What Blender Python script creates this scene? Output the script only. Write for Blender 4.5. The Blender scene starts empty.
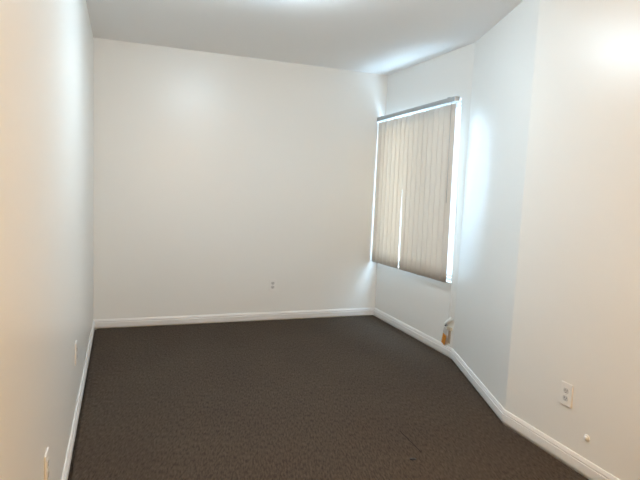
import bpy, bmesh, math, random
from mathutils import Vector, Matrix

random.seed(7)
S = bpy.context.scene
C = S.collection
R = math.radians

# ------------------------------------------------------------------ camera
cam_d = bpy.data.cameras.new('camera')
cam = bpy.data.objects.new('camera', cam_d)
C.objects.link(cam)
S.camera = cam
cam_d.sensor_fit = 'HORIZONTAL'
cam_d.sensor_width = 36.0
cam_d.lens = 528.95 / 640 * 36
cam_d.clip_start = 0.02
PITCH, ROLL, YAW, CAM_H = 0.10453, 0.04522, 0.36017, 1.3266
fw = Vector((math.sin(YAW) * math.cos(PITCH), math.cos(YAW) * math.cos(PITCH), -math.sin(PITCH)))
r0 = Vector((math.cos(YAW), -math.sin(YAW), 0))
u0 = r0.cross(fw)
rt = r0 * math.cos(ROLL) + u0 * math.sin(ROLL)
up = -r0 * math.sin(ROLL) + u0 * math.cos(ROLL)
cam.matrix_world = Matrix(((rt.x, up.x, -fw.x, 0), (rt.y, up.y, -fw.y, 0), (rt.z, up.z, -fw.z, CAM_H), (0, 0, 0, 1)))

# ------------------------------------------------------------------ daylight outside
W = bpy.data.worlds.new('overcast_sky')
S.world = W
W.use_nodes = True
wn, wl = W.node_tree.nodes, W.node_tree.links
bg = wn['Background']
bg.inputs['Color'].default_value = (0.545, 0.765, 1.0, 1)
SKY = 10.0
# bright sky overhead, bright paving below, a dimmer band of neighbouring walls at eye level, open bright sky along +y
wtc = wn.new('ShaderNodeTexCoord')
wsp = wn.new('ShaderNodeSeparateXYZ'); wl.new(wtc.outputs['Generated'], wsp.inputs['Vector'])
wab = wn.new('ShaderNodeMath'); wab.operation = 'ABSOLUTE'; wl.new(wsp.outputs['Z'], wab.inputs[0])
wup = wn.new('ShaderNodeMapRange'); wup.interpolation_type = 'SMOOTHSTEP'
wl.new(wab.outputs['Value'], wup.inputs['Value'])
for k, v in (('From Min', 0.55), ('From Max', 0.93), ('To Min', 0.72), ('To Max', 3.3)): wup.inputs[k].default_value = v
wdt = wn.new('ShaderNodeVectorMath'); wdt.operation = 'DOT_PRODUCT'; wdt.inputs[1].default_value = Vector((0.085, 0.985, 0.04)).normalized()
wl.new(wtc.outputs['Generated'], wdt.inputs[0])
wgl = wn.new('ShaderNodeMapRange'); wgl.interpolation_type = 'SMOOTHSTEP'
wl.new(wdt.outputs['Value'], wgl.inputs['Value'])
for k, v in (('From Min', 0.985), ('From Max', 0.999), ('To Min', 0.0), ('To Max', 9.0)): wgl.inputs[k].default_value = v
wad = wn.new('ShaderNodeMath'); wad.operation = 'ADD'
wl.new(wup.outputs['Result'], wad.inputs[0]); wl.new(wgl.outputs['Result'], wad.inputs[1])
wmu = wn.new('ShaderNodeMath'); wmu.operation = 'MULTIPLY'; wmu.inputs[1].default_value = SKY
wl.new(wad.outputs['Value'], wmu.inputs[0]); wl.new(wmu.outputs['Value'], bg.inputs['Strength'])

por = bpy.data.lights.new('window_portal', 'AREA')
por.shape = 'RECTANGLE'; por.size = 1.5; por.size_y = 1.6
por.cycles.is_portal = True
po = bpy.data.objects.new('window_portal', por); C.objects.link(po)
po.location = (2.64, 4.19, 1.31)
po.rotation_euler = (0, R(90), 0)          # faces -x, into the room

# warm lamp in the doorway behind the photographer
hal = bpy.data.lights.new('hall_light', 'POINT')
hal.shadow_soft_size = 0.15
hal.energy = 48
hal.color = (1.0, 0.59, 0.23)
ho = bpy.data.objects.new('hall_light', hal); C.objects.link(ho)
ho.location = (0.95, -0.45, 1.75)

LAMP = 114.0
LAMP_COL = (0.67, 0.865, 1.0, 1)

# ------------------------------------------------------------------ exposure
S.view_settings.view_transform = 'Standard'
S.view_settings.look = 'None'
S.view_settings.exposure = 0.2
S.view_settings.gamma = 1.0
S.view_settings.use_curve_mapping = False
S.cycles.use_denoising = True
S.cycles.max_bounces = 14
S.cycles.diffuse_bounces = 8
S.cycles.transparent_max_bounces = 12

# ------------------------------------------------------------------ room measures
H = 2.44
XL, YB, XW, CY = -0.2282, 4.8685, 2.477, 3.4643
DX, DY, YF = 2.0936, 2.3799, -1.3
T = 0.13
PLAN = [(XL, YF), (XL, YB), (XW, YB), (XW, CY), (DX, DY), (DX, YF)]

# ------------------------------------------------------------------ materials
def new_mat(name):
    m = bpy.data.materials.new(name); m.use_nodes = True
    nt = m.node_tree
    return m, nt, nt.nodes['Principled BSDF']

def plain(name, col, rough=0.5, spec=0.5, metal=0.0, bump=None):
    m, nt, b = new_mat(name)
    b.inputs['Base Color'].default_value = (*col, 1)
    b.inputs['Roughness'].default_value = rough
    b.inputs['Specular IOR Level'].default_value = spec
    b.inputs['Metallic'].default_value = metal
    tc = nt.nodes.new('ShaderNodeTexCoord')
    n = nt.nodes.new('ShaderNodeTexNoise'); n.inputs['Scale'].default_value = (bump or (60, 0, 0))[0]
    n.inputs['Detail'].default_value = 3
    nt.links.new(tc.outputs['Object'], n.inputs['Vector'])
    mr = nt.nodes.new('ShaderNodeMapRange')
    mr.inputs['To Min'].default_value = max(0.02, rough - 0.04); mr.inputs['To Max'].default_value = rough + 0.04
    nt.links.new(n.outputs['Fac'], mr.inputs['Value'])
    nt.links.new(mr.outputs['Result'], b.inputs['Roughness'])
    if bump:
        bp = nt.nodes.new('ShaderNodeBump')
        bp.inputs['Strength'].default_value = bump[1]; bp.inputs['Distance'].default_value = bump[2]
        nt.links.new(n.outputs['Fac'], bp.inputs['Height'])
        nt.links.new(bp.outputs['Normal'], b.inputs['Normal'])
    return m

M_WALL = plain('semi_gloss_wall_paint', (0.82, 0.815, 0.79), 0.335, 0.5, 0, (150, 0.14, 0.0012))
M_CEIL = plain('matt_ceiling_paint', (0.91, 0.91, 0.91), 0.7, 0.3, 0, (140, 0.3, 0.0012))
M_BASE = plain('white_gloss_trim_paint', (0.80, 0.79, 0.785), 0.35, 0.5)
M_PLATE = plain('white_plate_plastic', (0.83, 0.82, 0.80), 0.3, 0.5)
M_SOCK = plain('pale_socket_plastic', (0.62, 0.61, 0.60), 0.35, 0.5)
M_SLOT = plain('dark_slot', (0.03, 0.028, 0.026), 0.6, 0.2)
M_SCREW = plain('painted_screw', (0.6, 0.59, 0.57), 0.35, 0.5, 0.3)
M_RAIL = plain('shaded_grey_rail', (0.40, 0.43, 0.46), 0.4, 0.5)  # shade on the backlit rail's room side is put into this grey
M_FRAME = plain('white_vinyl_frame', (0.85, 0.86, 0.87), 0.4, 0.5)
M_CORD = plain('white_cord', (0.82, 0.82, 0.80), 0.7, 0.2)
M_WAND = plain('grey_wand_plastic', (0.52, 0.51, 0.50), 0.35, 0.5)
M_BLACK = plain('black_plastic', (0.02, 0.02, 0.02), 0.5, 0.3)
M_ORANGE = plain('orange_tag_plastic', (0.85, 0.36, 0.04), 0.45, 0.4)
M_DKORANGE = plain('dark_orange_print', (0.55, 0.17, 0.02), 0.5, 0.3)
M_BEIGE = plain('beige_plastic', (0.62, 0.54, 0.42), 0.5, 0.4)
M_TAN_SHADOW = plain('tan_bracket_shadow', (0.40, 0.33, 0.25), 0.6, 0.3)  # tone of the shadow below the bracket
M_METAL = plain('fixture_metal', (0.75, 0.75, 0.75), 0.3, 0.5, 0.8)

# vanes: thin textured plastic fabric, lets some daylight through
def vane_material():
    m, nt, b = new_mat('translucent_vane_fabric')
    nd, lk = nt.nodes, nt.links
    tc = nd.new('ShaderNodeTexCoord')
    mp = nd.new('ShaderNodeMapping'); mp.inputs['Scale'].default_value = (260, 260, 1.5)
    lk.new(tc.outputs['Object'], mp.inputs['Vector'])
    n = nd.new('ShaderNodeTexNoise'); n.inputs['Scale'].default_value = 1.0; n.inputs['Detail'].default_value = 2
    lk.new(mp.outputs['Vector'], n.inputs['Vector'])
    cr = nd.new('ShaderNodeMix'); cr.data_type = 'RGBA'
    cr.inputs['A'].default_value = (0.76, 0.735, 0.70, 1); cr.inputs['B'].default_value = (0.86, 0.84, 0.81, 1)
    lk.new(n.outputs['Fac'], cr.inputs['Factor'])
    lk.new(cr.outputs['Result'], b.inputs['Base Color'])
    b.inputs['Roughness'].default_value = 0.55
    tr = nd.new('ShaderNodeBsdfTranslucent'); tr.inputs['Color'].default_value = (0.80, 0.645, 0.515, 1)
    mx = nd.new('ShaderNodeMixShader'); mx.inputs['Fac'].default_value = 0.30
    lk.new(b.outputs['BSDF'], mx.inputs[1]); lk.new(tr.outputs['BSDF'], mx.inputs[2])
    lk.new(mx.outputs['Shader'], nd['Material Output'].inputs['Surface'])
    return m
M_VANE = vane_material()

def clear_material(name, trans, gloss):
    m, nt, b = new_mat(name)
    nd, lk = nt.nodes, nt.links
    nd.remove(b)
    t = nd.new('ShaderNodeBsdfTransparent'); t.inputs['Color'].default_value = (*trans, 1)
    g = nd.new('ShaderNodeBsdfGlossy'); g.inputs['Roughness'].default_value = 0.02
    f = nd.new('ShaderNodeFresnel'); f.inputs['IOR'].default_value = gloss
    mx = nd.new('ShaderNodeMixShader')
    geo = nd.new('ShaderNodeNewGeometry')              # reflect on the outer faces only
    inv = nd.new('ShaderNodeMath'); inv.operation = 'SUBTRACT'; inv.inputs[0].default_value = 1
    lk.new(geo.outputs['Backfacing'], inv.inputs[1])
    ml = nd.new('ShaderNodeMath'); ml.operation = 'MULTIPLY'
    lk.new(f.outputs['Fac'], ml.inputs[0]); lk.new(inv.outputs['Value'], ml.inputs[1])
    lk.new(ml.outputs['Value'], mx.inputs['Fac']); lk.new(t.outputs['BSDF'], mx.inputs[1]); lk.new(g.outputs['BSDF'], mx.inputs[2])
    lk.new(mx.outputs['Shader'], nd['Material Output'].inputs['Surface'])
    return m
M_GLASS = clear_material('window_glass', (0.95, 0.98, 0.97), 1.45)
M_CLEAR = clear_material('clear_plastic_sleeve', (0.9, 0.9, 0.9), 1.4)

def screen_material():
    m, nt, b = new_mat('insect_screen_mesh')
    nd, lk = nt.nodes, nt.links
    b.inputs['Base Color'].default_value = (0.12, 0.12, 0.125, 1)
    b.inputs['Roughness'].default_value = 0.6
    t = nd.new('ShaderNodeBsdfTransparent')
    mx = nd.new('ShaderNodeMixShader'); mx.inputs['Fac'].default_value = 0.52
    lk.new(t.outputs['BSDF'], mx.inputs[1]); lk.new(b.outputs['BSDF'], mx.inputs[2])
    lk.new(mx.outputs['Shader'], nd['Material Output'].inputs['Surface'])
    return m
M_SCREEN = screen_material()

def lamp_material():
    m, nt, b = new_mat('glowing_diffuser')
    b.inputs['Base Color'].default_value = (0.9, 0.9, 0.9, 1)
    b.inputs['Emission Color'].default_value = LAMP_COL
    b.inputs['Emission Strength'].default_value = LAMP
    return m
M_LAMP = lamp_material()

def carpet_material():
    m, nt, b = new_mat('dark_brown_carpet')
    nd, lk = nt.nodes, nt.links
    b.inputs['Roughness'].default_value = 0.95
    b.inputs['Specular IOR Level'].default_value = 0.1
    geo = nd.new('ShaderNodeNewGeometry')
    def noise(scale, detail, vec=None):
        n = nd.new('ShaderNodeTexNoise'); n.inputs['Scale'].default_value = scale; n.inputs['Detail'].default_value = detail
        lk.new(vec or geo.outputs['Position'], n.inputs['Vector']); return n
    mp = nd.new('ShaderNodeMapping'); mp.inputs['Scale'].default_value = (1, 0.30, 1)
    mpq = nd.new('ShaderNodeMapping'); mpq.inputs['Rotation'].default_value = (0, 0, R(16))
    lk.new(geo.outputs['Position'], mpq.inputs['Vector']); lk.new(mpq.outputs['Vector'], mp.inputs['Vector'])
    rows = noise(110, 3, mp.outputs['Vector'])
    tuft = noise(230, 2)
    big = noise(2.2, 2)
    def mix(fac, a, c):
        x = nd.new('ShaderNodeMix'); x.data_type = 'RGBA'
        for k, v in (('A', a), ('B', c)):
            if isinstance(v, tuple): x.inputs[k].default_value = v
            else: lk.new(v, x.inputs[k])
        if isinstance(fac, float): x.inputs['Factor'].default_value = fac
        else: lk.new(fac, x.inputs['Factor'])
        return x.outputs['Result']
    def rng(o, a, c):
        r = nd.new('ShaderNodeMapRange'); r.inputs['From Min'].default_value = a; r.inputs['From Max'].default_value = c
        lk.new(o, r.inputs['Value']); return r.outputs['Result']
    c1 = mix(rng(rows.outputs['Fac'], 0.34, 0.66), (0.040, 0.030, 0.022, 1), (0.095, 0.076, 0.058, 1))
    c2 = mix(rng(tuft.outputs['Fac'], 0.3, 0.7), (0.034, 0.026, 0.020, 1), (0.105, 0.084, 0.064, 1))
    c3 = mix(0.5, c1, c2)
    mpr = nd.new('ShaderNodeMapping'); mpr.inputs['Rotation'].default_value = (0, 0, R(16))   # the way the pile is brushed
    lk.new(geo.outputs['Position'], mpr.inputs['Vector'])
    mp2 = nd.new('ShaderNodeMapping'); mp2.inputs['Scale'].default_value = (1, 0.24, 1)
    lk.new(mpr.outputs['Vector'], mp2.inputs['Vector'])
    clump = noise(125, 3, mp2.outputs['Vector'])
    c4 = mix(rng(clump.outputs['Fac'], 0.30, 0.70), (0.022, 0.016, 0.012, 1), (0.115, 0.091, 0.070, 1))
    c3 = mix(0.55, c3, c4)
    mul = nd.new('ShaderNodeMix'); mul.data_type = 'RGBA'; mul.blend_type = 'MULTIPLY'; mul.inputs['Factor'].default_value = 1
    lk.new(c3, mul.inputs['A'])
    tint = mix(rng(big.outputs['Fac'], 0.3, 0.7), (1.06, 0.99, 0.98, 1), (1.14, 1.09, 1.06, 1))
    lk.new(tint, mul.inputs['B'])
    col = mul.outputs['Result']
    # two slits cut in the pile
    def seg(ax, ay, bx, by, w):
        d = Vector((bx - ax, by - ay, 0)); L = d.length; d /= L
        s = nd.new('ShaderNodeVectorMath'); s.operation = 'SUBTRACT'; s.inputs[1].default_value = (ax, ay, 0)
        lk.new(geo.outputs['Position'], s.inputs[0])
        def dot(v):
            q = nd.new('ShaderNodeVectorMath'); q.operation = 'DOT_PRODUCT'; q.inputs[1].default_value = v
            lk.new(s.outputs['Vector'], q.inputs[0]); return q.outputs['Value']
        def math_(op, a, c=None):
            q = nd.new('ShaderNodeMath'); q.operation = op
            for i, v in enumerate((a, c)):
                if v is None: continue
                if isinstance(v, (int, float)): q.inputs[i].default_value = v
                else: lk.new(v, q.inputs[i])
            return q.outputs['Value']
        along = math_('ABSOLUTE', math_('SUBTRACT', dot(d), L / 2))
        across = math_('ABSOLUTE', dot((-d.y, d.x, 0)))
        return math_('MULTIPLY', math_('LESS_THAN', along, L / 2), math_('LESS_THAN', across, w))
    for s, dark in ((seg(1.437, 2.438, 1.428, 2.195, 0.0032), 0.7), (seg(1.547, 2.45, 1.53, 2.33, 0.002), 0.4)):
        q = nd.new('ShaderNodeMath'); q.operation = 'MULTIPLY'; q.inputs[1].default_value = dark
        lk.new(s, q.inputs[0])
        col = mix(q.outputs['Value'], col, (0.010, 0.008, 0.006, 1))
    lk.new(col, b.inputs['Base Color'])
    ad = nd.new('ShaderNodeMath'); ad.operation = 'ADD'
    lk.new(rows.outputs['Fac'], ad.inputs[0]); lk.new(tuft.outputs['Fac'], ad.inputs[1])
    bp = nd.new('ShaderNodeBump'); bp.inputs['Strength'].default_value = 0.8; bp.inputs['Distance'].default_value = 0.006
    lk.new(ad.outputs['Value'], bp.inputs['Height']); lk.new(bp.outputs['Normal'], b.inputs['Normal'])
    return m
M_CARPET = carpet_material()

# ------------------------------------------------------------------ mesh helpers
def obj(name, bm, mat, parent=None, smooth=False):
    bmesh.ops.recalc_face_normals(bm, faces=bm.faces[:])
    me = bpy.data.meshes.new(name); bm.to_mesh(me); bm.free()
    if smooth:
        for p in me.polygons: p.use_smooth = True
    me.materials.append(mat)
    o = bpy.data.objects.new(name, me); C.objects.link(o)
    if parent: o.parent = parent
    return o

def struct(name, bm, mat):
    o = obj(name, bm, mat); o['kind'] = 'structure'; return o

def box_into(bm, lo, hi, bev=0.0, seg=2):
    b2 = bmesh.new()
    bmesh.ops.create_cube(b2, size=1)
    for v in b2.verts:
        v.co = Vector([lo[i] + (v.co[i] + 0.5) * (hi[i] - lo[i]) for i in range(3)])
    if bev: bmesh.ops.bevel(b2, geom=b2.edges[:], offset=bev, segments=seg, affect='EDGES', profile=0.6)
    me = bpy.data.meshes.new('t'); b2.to_mesh(me); b2.free(); bm.from_mesh(me); bpy.data.meshes.remove(me)
    return bm

def box(lo, hi, bev=0.0, seg=2): return box_into(bmesh.new(), lo, hi, bev, seg)

def prism(pts, z0, z1):
    bm = bmesh.new()
    a = [bm.verts.new((x, y, z0)) for x, y in pts]; b = [bm.verts.new((x, y, z1)) for x, y in pts]
    n = len(pts)
    bm.faces.new(a[::-1]); bm.faces.new(b)
    for i in range(n): bm.faces.new((a[i], a[(i + 1) % n], b[(i + 1) % n], b[i]))
    return bm

def tube_into(bm, pts, r, n=10):
    pts = [Vector(p) for p in pts]; rings = []
    ref = Vector((0.3, 1, 0.2)).normalized()
    for i, p in enumerate(pts):
        t = (pts[min(i + 1, len(pts) - 1)] - pts[max(i - 1, 0)]).normalized()
        a = t.cross(ref).normalized(); c = t.cross(a)
        rr = r[i] if isinstance(r, (list, tuple)) else r
        rings.append([bm.verts.new(p + (a * math.cos(2 * math.pi * k / n) + c * math.sin(2 * math.pi * k / n)) * rr) for k in range(n)])
    for i in range(len(rings) - 1):
        for k in range(n): bm.faces.new((rings[i][k], rings[i][(k + 1) % n], rings[i + 1][(k + 1) % n], rings[i + 1][k]))
    bm.faces.new(rings[0][::-1]); bm.faces.new(rings[-1])
    return bm

def tube(pts, r, n=10): return tube_into(bmesh.new(), pts, r, n)

def lathe(profile, n=32):
    """revolve (radius, z) pairs about z"""
    bm = bmesh.new(); rings = []
    for r, z in profile:
        if r < 1e-6: rings.append([bm.verts.new((0, 0, z))])
        else: rings.append([bm.verts.new((r * math.cos(2 * math.pi * k / n), r * math.sin(2 * math.pi * k / n), z)) for k in range(n)])
    for a, b in zip(rings, rings[1:]):
        for k in range(n):
            k2 = (k + 1) % n
            if len(a) == 1 and len(b) == 1: continue
            if len(a) == 1: bm.faces.new((a[0], b[k], b[k2]))
            elif len(b) == 1: bm.faces.new((a[k], a[k2], b[0]))
            else: bm.faces.new((a[k], a[k2], b[k2], b[k]))
    return bm

def thing(name, label, cat, loc, rot=(0, 0, 0), group=None):
    o = bpy.data.objects.new(name, None); C.objects.link(o)
    o.empty_display_size = 0.05
    o.location = loc; o.rotation_euler = rot
    o['label'] = label; o['category'] = cat
    if group: o['group'] = group
    return o

def tag(o, label, cat, group=None):
    o['label'] = label; o['category'] = cat
    if group: o['group'] = group
    return o

# ------------------------------------------------------------------ room shell
def offset_plan(pts, d):
    """offset the clockwise plan polygon outwards (negative d: inwards) with mitred corners"""
    out = []; n = len(pts)
    for i in range(n):
        p0, p1, p2 = Vector(pts[i - 1]), Vector(pts[i]), Vector(pts[(i + 1) % n])
        e1, e2 = (p1 - p0).normalized(), (p2 - p1).normalized()
        n1, n2 = Vector((-e1.y, e1.x)), Vector((-e2.y, e2.x))
        b = (n1 + n2).normalized()
        out.append(tuple(p1 + b * (d / b.dot(n1))))
    return out
OUT = offset_plan(PLAN, T)

fl = prism(offset_plan(PLAN, -0.0255), -0.016, 0.0)          # carpet stops just short of the baseboards
box_from = prism(OUT, -0.1, -0.016)
_m = bpy.data.meshes.new('t'); box_from.to_mesh(_m); box_from.free(); fl.from_mesh(_m); bpy.data.meshes.remove(_m)
struct('floor', fl, M_CARPET)
struct('ceiling', prism(OUT, H, H + 0.1), M_CEIL)

def wall(name, i):
    j = (i + 1) % len(PLAN)
    struct(name, prism([PLAN[i], PLAN[j], OUT[j], OUT[i]], -0.016, H), M_WALL)
wall('wall_left', 0)
wall('wall_back', 1)
wall('wall_angled', 3)
wall('wall_right', 4)
wall('wall_front', 5)

# wall with the window opening; corners of the opening as (y, z)
HOLE = [(4.79, 0.565), (3.545, 0.586), (3.585, 2.050), (4.83, 2.025)]
def window_wall():
    bm = bmesh.new()
    def sheet(pa, pb, x1, x2):
        o = [bm.verts.new(p) for p in ((x1, pa[1], -0.016), (x2, pb[1], -0.016), (x2, pb[1], H), (x1, pa[1], H))]
        h = [bm.verts.new((x1, y, z)) for y, z in HOLE]
        for k in range(4): bm.faces.new((o[k], o[(k + 1) % 4], h[(k + 1) % 4], h[k]))
        return o, h
    o1, h1 = sheet(PLAN[2], PLAN[3], XW, XW)
    o2, h2 = sheet(OUT[2], OUT[3], XW + T, XW + T)
    for k in range(4):
        bm.faces.new((h1[k], h1[(k + 1) % 4], h2[(k + 1) % 4], h2[k]))
        bm.faces.new((o1[k], o1[(k + 1) % 4], o2[(k + 1) % 4], o2[k]))
    return bm
struct('wall_window', window_wall(), M_WALL)

# baseboards: moulded strip, mitred at the corners
BH = 0.074
PROF = [(0.0005, 0.005), (0.013, 0.005), (0.013, 0.0465), (0.0088, 0.0485), (0.0088, 0.0515), (0.0115, 0.0535), (0.0115, 0.058), (0.0085, 0.066), (0.0060, 0.0725), (0.0040, BH), (0.0005, BH)]
def baseboard(name, i):
    j = (i + 1) % len(PLAN)
    bm = bmesh.new(); A = []; B = []
    for d, z in PROF:
        q = offset_plan(PLAN, -d)
        A.append(bm.verts.new((*q[i], z))); B.append(bm.verts.new((*q[j], z)))
    n = len(PROF)
    bm.faces.new(A); bm.faces.new(B[::-1])
    for k in range(n): bm.faces.new((A[k], A[(k + 1) % n], B[(k + 1) % n], B[k]))
    struct(name, bm, M_BASE)
baseboard('baseboard_left', 0)
baseboard('baseboard_back', 1)
baseboard('baseboard_window', 2)
baseboard('baseboard_angled', 3)
baseboard('baseboard_right', 4)

# ------------------------------------------------------------------ window (sliding, screen on the near half)
win = bpy.data.objects.new('window_1', None); C.objects.link(win)
win.location = (XW + 0.085, 4.19, 0.58); win['kind'] = 'structure'
def win_part(name, bm, mat, parent=win):
    o = obj(name, bm, mat, parent)
    if parent is win: o.matrix_parent_inverse = Matrix.Translation(-win.location)
    return o
def inset_quad(q, d):
    q2 = [(y, z) for y, z in q]
    c = (sum(y for y, z in q) / 4, sum(z for y, z in q) / 4)
    return [(y - math.copysign(d, y - c[0]), z - math.copysign(d, z - c[1])) for y, z in q2]
def quad_ring(q, d, x0, x1):
    bm = bmesh.new(); inn = inset_quad(q, d)
    v = {}
    for tagx, x in (('a', x0), ('b', x1)):
        v[tagx + 'o'] = [bm.verts.new((x, y, z)) for y, z in q]
        v[tagx + 'i'] = [bm.verts.new((x, y, z)) for y, z in inn]
    for k in range(4):
        l = (k + 1) % 4
        bm.faces.new((v['ao'][k], v['ao'][l], v['ai'][l], v['ai'][k]))
        bm.faces.new((v['bo'][k], v['bo'][l], v['bi'][l], v['bi'][k]))
        bm.faces.new((v['ao'][k], v['ao'][l], v['bo'][l], v['bo'][k]))
        bm.faces.new((v['ai'][k], v['ai'][l], v['bi'][l], v['bi'][k]))
    return bm
def lerp(a, b, t): return tuple(a[i] + (b[i] - a[i]) * t for i in range(len(a)))
X0 = XW + 0.070
win_part('window_frame', quad_ring(HOLE, 0.022, X0, XW + T), M_FRAME)
IN = inset_quad(HOLE, 0.022)
mb, mt = lerp(IN[0], IN[1], 0.5), lerp(IN[3], IN[2], 0.5)
far_q = [IN[0], (mb[0] - 0.012, mb[1]), (mt[0] - 0.012, mt[1]), IN[3]]
near_q = [(mb[0] + 0.012, mb[1]), IN[1], IN[2], (mt[0] + 0.012, mt[1])]
def pane(q, x0, x1):
    bm = bmesh.new()
    a = [bm.verts.new((x0, y, z)) for y, z in q]; b = [bm.verts.new((x1, y, z)) for y, z in q]
    bm.faces.new(a); bm.faces.new(b)
    for k in range(4): bm.faces.new((a[k], a[(k + 1) % 4], b[(k + 1) % 4], b[k]))
    return bm
s1 = win_part('window_sash', quad_ring(far_q, 0.020, X0 + 0.008, X0 + 0.024), M_FRAME)
obj('window_pane', pane(inset_quad(far_q, 0.020), X0 + 0.014, X0 + 0.018), M_GLASS, s1)
s2 = win_part('window_sash', quad_ring(near_q, 0.020, X0 + 0.028, X0 + 0.044), M_FRAME)
obj('window_pane', pane(inset_quad(near_q, 0.020), X0 + 0.034, X0 + 0.038), M_GLASS, s2)
scq = [(lerp(IN[0], IN[1], 0.5)), lerp(IN[0], IN[1], 0.86), lerp(IN[3], IN[2], 0.86), lerp(IN[3], IN[2], 0.5)]
bm = bmesh.new(); bm.faces.new([bm.verts.new((X0 + 0.056, y, z)) for y, z in near_q])
win_part('insect_screen', bm, M_SCREEN)

# ------------------------------------------------------------------ vertical blind
BX, BY, BZ = 2.400, 4.195, 2.012
blind = thing('vertical_blind', 'closed vertical blind of beige and grey vanes hanging over the window', 'window blind', (BX, BY, BZ), (R(-1.3), 0, 0))
L2 = 0.668
rail = box((-0.021, -L2, -0.018), (0.021, L2, 0.018), 0.004)
obj('headrail', rail, M_RAIL, blind)
for y in (-L2 + 0.09, L2 - 0.10):
    b = box((-0.020, y - 0.014, 0.018), (0.0755, y + 0.014, 0.022), 0.001)
    box_into(b, (-0.024, y - 0.012, 0.010), (-0.020, y + 0.012, 0.022), 0.001)
    obj('bracket', b, M_RAIL, blind)
for s in (-1, 1):
    obj('end_cap', box((-0.0225, s * L2 - 0.006, -0.020), (0.0225, s * L2 + 0.0, 0.020), 0.003) if s > 0 else
        box((-0.0225, s * L2, -0.020), (0.0225, s * L2 + 0.006, 0.020), 0.003), M_FRAME, blind)

VW, VH, NV = 0.089, 1.395, 17
def vane_mesh():
    bm = bmesh.new(); N = 8; K = 10; th = 0.0009
    grid = {}
    for side in (0, 1):
        for i in range(N + 1):
            t = i / N * 2 - 1
            x = -0.004 * (1 - t * t) + (th if side else 0)
            for k in range(K + 1):
                grid[side, i, k] = bm.verts.new((x, t * VW / 2, -VH * k / K))
    for side in (0, 1):
        for i in range(N):
            for k in range(K):
                f = (grid[side, i, k], grid[side, i + 1, k], grid[side, i + 1, k + 1], grid[side, i, k + 1])
                bm.faces.new(f if side else f[::-1])
    for i in range(N):
        for k in (0, K): bm.faces.new((grid[0, i, k], grid[0, i + 1, k], grid[1, i + 1, k], grid[1, i, k]))
    for k in range(K):
        for i in (0, N): bm.faces.new((grid[0, i, k], grid[0, i, k + 1], grid[1, i, k + 1], grid[1, i, k]))
    return bm
y_first, y_last = L2 + 0.002 - VW / 2, -L2 + 0.008 + VW / 2
VTOP = -0.034
v0 = obj('vane', vane_mesh(), M_VANE, blind, smooth=True)
clip0 = obj('hanger_clip', tube([(0, 0, -0.0185), (0, 0, -0.040)], 0.0045, 8), M_FRAME, blind)
for i in range(NV):
    v = v0 if i == 0 else v0.copy()
    c = clip0 if i == 0 else clip0.copy()
    if i:
        C.objects.link(v); v.parent = blind
        C.objects.link(c); c.parent = blind
    y = y_first + (y_last - y_first) * i / (NV - 1)
    dz = random.uniform(-0.0015, 0.0015); rx = random.uniform(-0.05, 0.05); rz = -2.6 + random.uniform(-0.7, 0.7)
    rx += 0.95 * max(0.0, 1 - i / 9)
    if i == 7: rx = -0.72; rz = -2.6; y += 0.004
    v.location = (0, y, VTOP + dz)
    v.rotation_euler = (R(rx), 0, R(rz))
    c.location = (0, y, 0)
# tilt wand in front of the last vane, pull cord at the near end
obj('tilt_wand', tube([(-0.030, -L2 + 0.035, -0.02), (-0.031, -L2 + 0.030, -0.40), (-0.031, -L2 + 0.026, -0.80)], [0.0024, 0.0024, 0.0030], 8), M_WAND, blind, True)
cord = bmesh.new()
tube_into(cord, [(0.010, -L2 - 0.003, -0.010), (0.030, -L2 - 0.006, -0.40), (0.050, -L2 - 0.004, -1.0), (0.050, -L2 + 0.010, -1.50), (0.045, -L2 + 0.016, -1.715)], 0.0016, 6)
tube_into(cord, [(-0.006, -L2 - 0.003, -0.010), (0.022, -L2 - 0.016, -0.40), (0.046, -L2 - 0.018, -1.0), (0.052, -L2 - 0.010, -1.50), (0.052, -L2 - 0.016, -1.700)], 0.0016, 6)
obj('pull_cord', cord, M_CORD, blind, True)

# ------------------------------------------------------------------ cord holder and tag near the corner
ch = thing('cord_holder', 'white cord holder fixed low on the wall below the pull cord', 'cord holder', (XW, 3.525, 0.28))
obj('holder_body', tube([(-0.020, -0.048, 0.032), (-0.021, -0.042, 0.028), (-0.021, 0.022, -0.020), (-0.021, 0.028, -0.025)], [0.009, 0.0135, 0.0135, 0.009], 14), M_CORD, ch, True)
obj('pulley_pin', tube([(-0.032, 0.020, -0.038), (-0.012, 0.020, -0.038)], 0.006, 10), M_BLACK, ch, True)
obj('wall_mount', box((-0.012, -0.008, -0.010), (-0.0005, 0.008, 0.010), 0.002), M_CORD, ch)

br = thing('wall_bracket', 'small beige bracket with its shadow as a tan strip on the wall beside the orange tag', 'bracket', (XW, 3.51, 0.20))
obj('bracket_cap', box((-0.022, -0.026, 0.010), (-0.0005, 0.022, 0.036), 0.004), M_BEIGE, br)
obj('shadow_strip', box((-0.006, -0.008, -0.100), (-0.0005, 0.022, 0.010), 0.002), M_TAN_SHADOW, br)  # bracket's shadow on the wall, built as a tan strip

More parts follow.
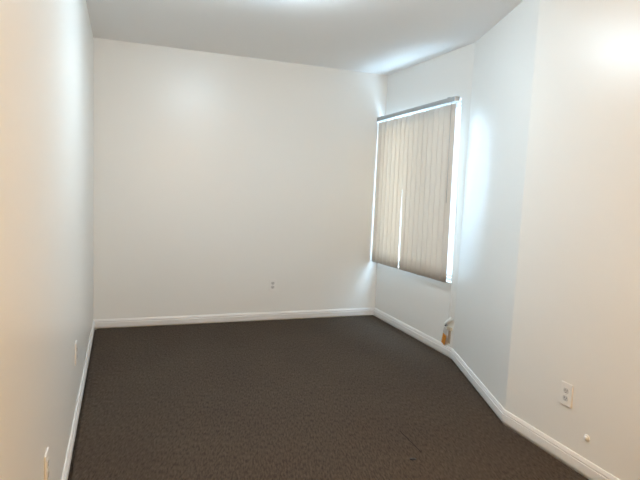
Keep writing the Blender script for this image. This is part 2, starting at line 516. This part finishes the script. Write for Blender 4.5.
tg = thing('cord_tag', 'orange warning tag in clear sleeve hanging below the white cord holder', 'tag', (XW - 0.022, 3.560, 0.135), (R(14), 0, R(-6)))
obj('tag_card', box((-0.0012, -0.026, -0.055), (0.0012, 0.026, 0.030), 0.0005), M_ORANGE, tg)
pr = bmesh.new()
for k, (z, w) in enumerate(((0.012, 0.016), (0.000, 0.012), (-0.012, 0.017), (-0.024, 0.010), (-0.036, 0.015))):
    box_into(pr, (-0.0018, -w, z - 0.003), (-0.0012, w * 0.8, z + 0.003))
obj('print', pr, M_DKORANGE, tg)
obj('clear_sleeve', box((-0.0035, -0.030, -0.060), (0.0035, 0.030, 0.085), 0.001), M_CLEAR, tg)
obj('tie', tube([(0, 0, 0.082), (0.0, 0.002, 0.115)], 0.002, 6), M_CORD, tg)

# ------------------------------------------------------------------ wall outlets
def outlet(name, label, loc, rotz):
    """face looks along local -y"""
    t = thing(name, label, 'outlet', loc, (0, 0, rotz), 'duplex wall outlets')
    obj('cover_plate', box((-0.0355, -0.0062, -0.0585), (0.0355, 0.0, 0.0585), 0.003, 3), M_PLATE, t)
    for z in (0.0195, -0.0195):
        bm = bmesh.new(); n = 28
        pts = []
        for k in range(n):
            a = 2 * math.pi * k / n
            pts.append((0.0172 * math.cos(a), max(-0.0137, min(0.0137, 0.0172 * math.sin(a)))))
        f = [bm.verts.new((x, -0.0082, zz)) for x, zz in pts]; b = [bm.verts.new((x, -0.0055, zz)) for x, zz in pts]
        bm.faces.new(f); bm.faces.new(b[::-1])
        for k in range(n): bm.faces.new((f[k], f[(k + 1) % n], b[(k + 1) % n], b[k]))
        s = obj('socket', bm, M_SOCK, t); s.location = (0, 0, z)
        for x, h in ((-0.0064, 0.0046), (0.0064, 0.0038)):
            obj('slot', box((x - 0.0014, -0.0085, 0.002 - h), (x + 0.0014, -0.0079, 0.002 + h)), M_SLOT, s)
        obj('ground_hole', tube([(0, -0.0085, -0.0085), (0, -0.0079, -0.0085)], 0.0026, 10), M_SLOT, s)
    sc = obj('screw', lathe([(0.0032, 0), (0.0032, 0.0008), (0.002, 0.0013), (0, 0.0014)], 14), M_SCREW, t, True)
    sc.rotation_euler = (R(90), 0, 0); sc.location = (0, -0.006, 0)
    return t
outlet('wall_outlet', 'white duplex outlet low on the back wall facing the room', (1.3645, YB - 0.0005, 0.340), 0)
outlet('wall_outlet', 'white duplex outlet on the right wall above a small round bumper', (DX - 0.0005, 1.950, 0.337), R(-90))
outlet('wall_outlet', 'white outlet on the left wall, the farther of the two near the back corner', (XL + 0.0005, 2.985, 0.384), R(90))
outlet('wall_outlet', 'white outlet on the left wall, the nearer of the two, cut by the frame', (XL + 0.0005, 1.822, 0.370), R(90))

cp = thing('wall_bumper', 'small round off-white bumper on the right wall just above the baseboard', 'wall bumper', (DX - 0.0005, 1.808, 0.176), (0, R(-90), 0))
obj('flange', lathe([(0.0, 0), (0.017, 0), (0.017, 0.002), (0.013, 0.004), (0, 0.004)], 24), M_PLATE, cp, True)
obj('button', lathe([(0.010, 0.0035), (0.010, 0.009), (0.007, 0.012), (0, 0.0125)], 20), M_PLATE, cp, True)

# crumb of dark debris lying on the carpet
bm = bmesh.new()
bmesh.ops.create_icosphere(bm, subdivisions=2, radius=1)
for v in bm.verts:
    v.co *= 1 + 0.18 * math.sin(7 * v.co.x + 3 * v.co.y)
    v.co = Vector((v.co.x * 0.017, v.co.y * 0.009, v.co.z * 0.005 + 0.0045))
db = obj('carpet_debris', bm, M_BLACK); db.location = (1.347, 2.141, 0.0); db.rotation_euler = (0, 0, R(-15))
tag(db, 'small black fleck lying on the brown carpet below two thin slits', 'debris')

# ------------------------------------------------------------------ ceiling light (just above the picture)
cl = thing('ceiling_light', 'round flush ceiling light with a glowing white diffuser', 'ceiling light', (0.81, 2.838, H))
obj('canopy', lathe([(0.0, -0.0005), (0.155, -0.0005), (0.155, -0.018), (0.148, -0.022), (0, -0.022)], 48), M_METAL, cl, True)
obj('diffuser', lathe([(0.130, -0.023), (0.130, -0.080), (0.122, -0.092), (0.09, -0.099), (0.05, -0.101), (0, -0.101)], 48), M_LAMP, cl, True)
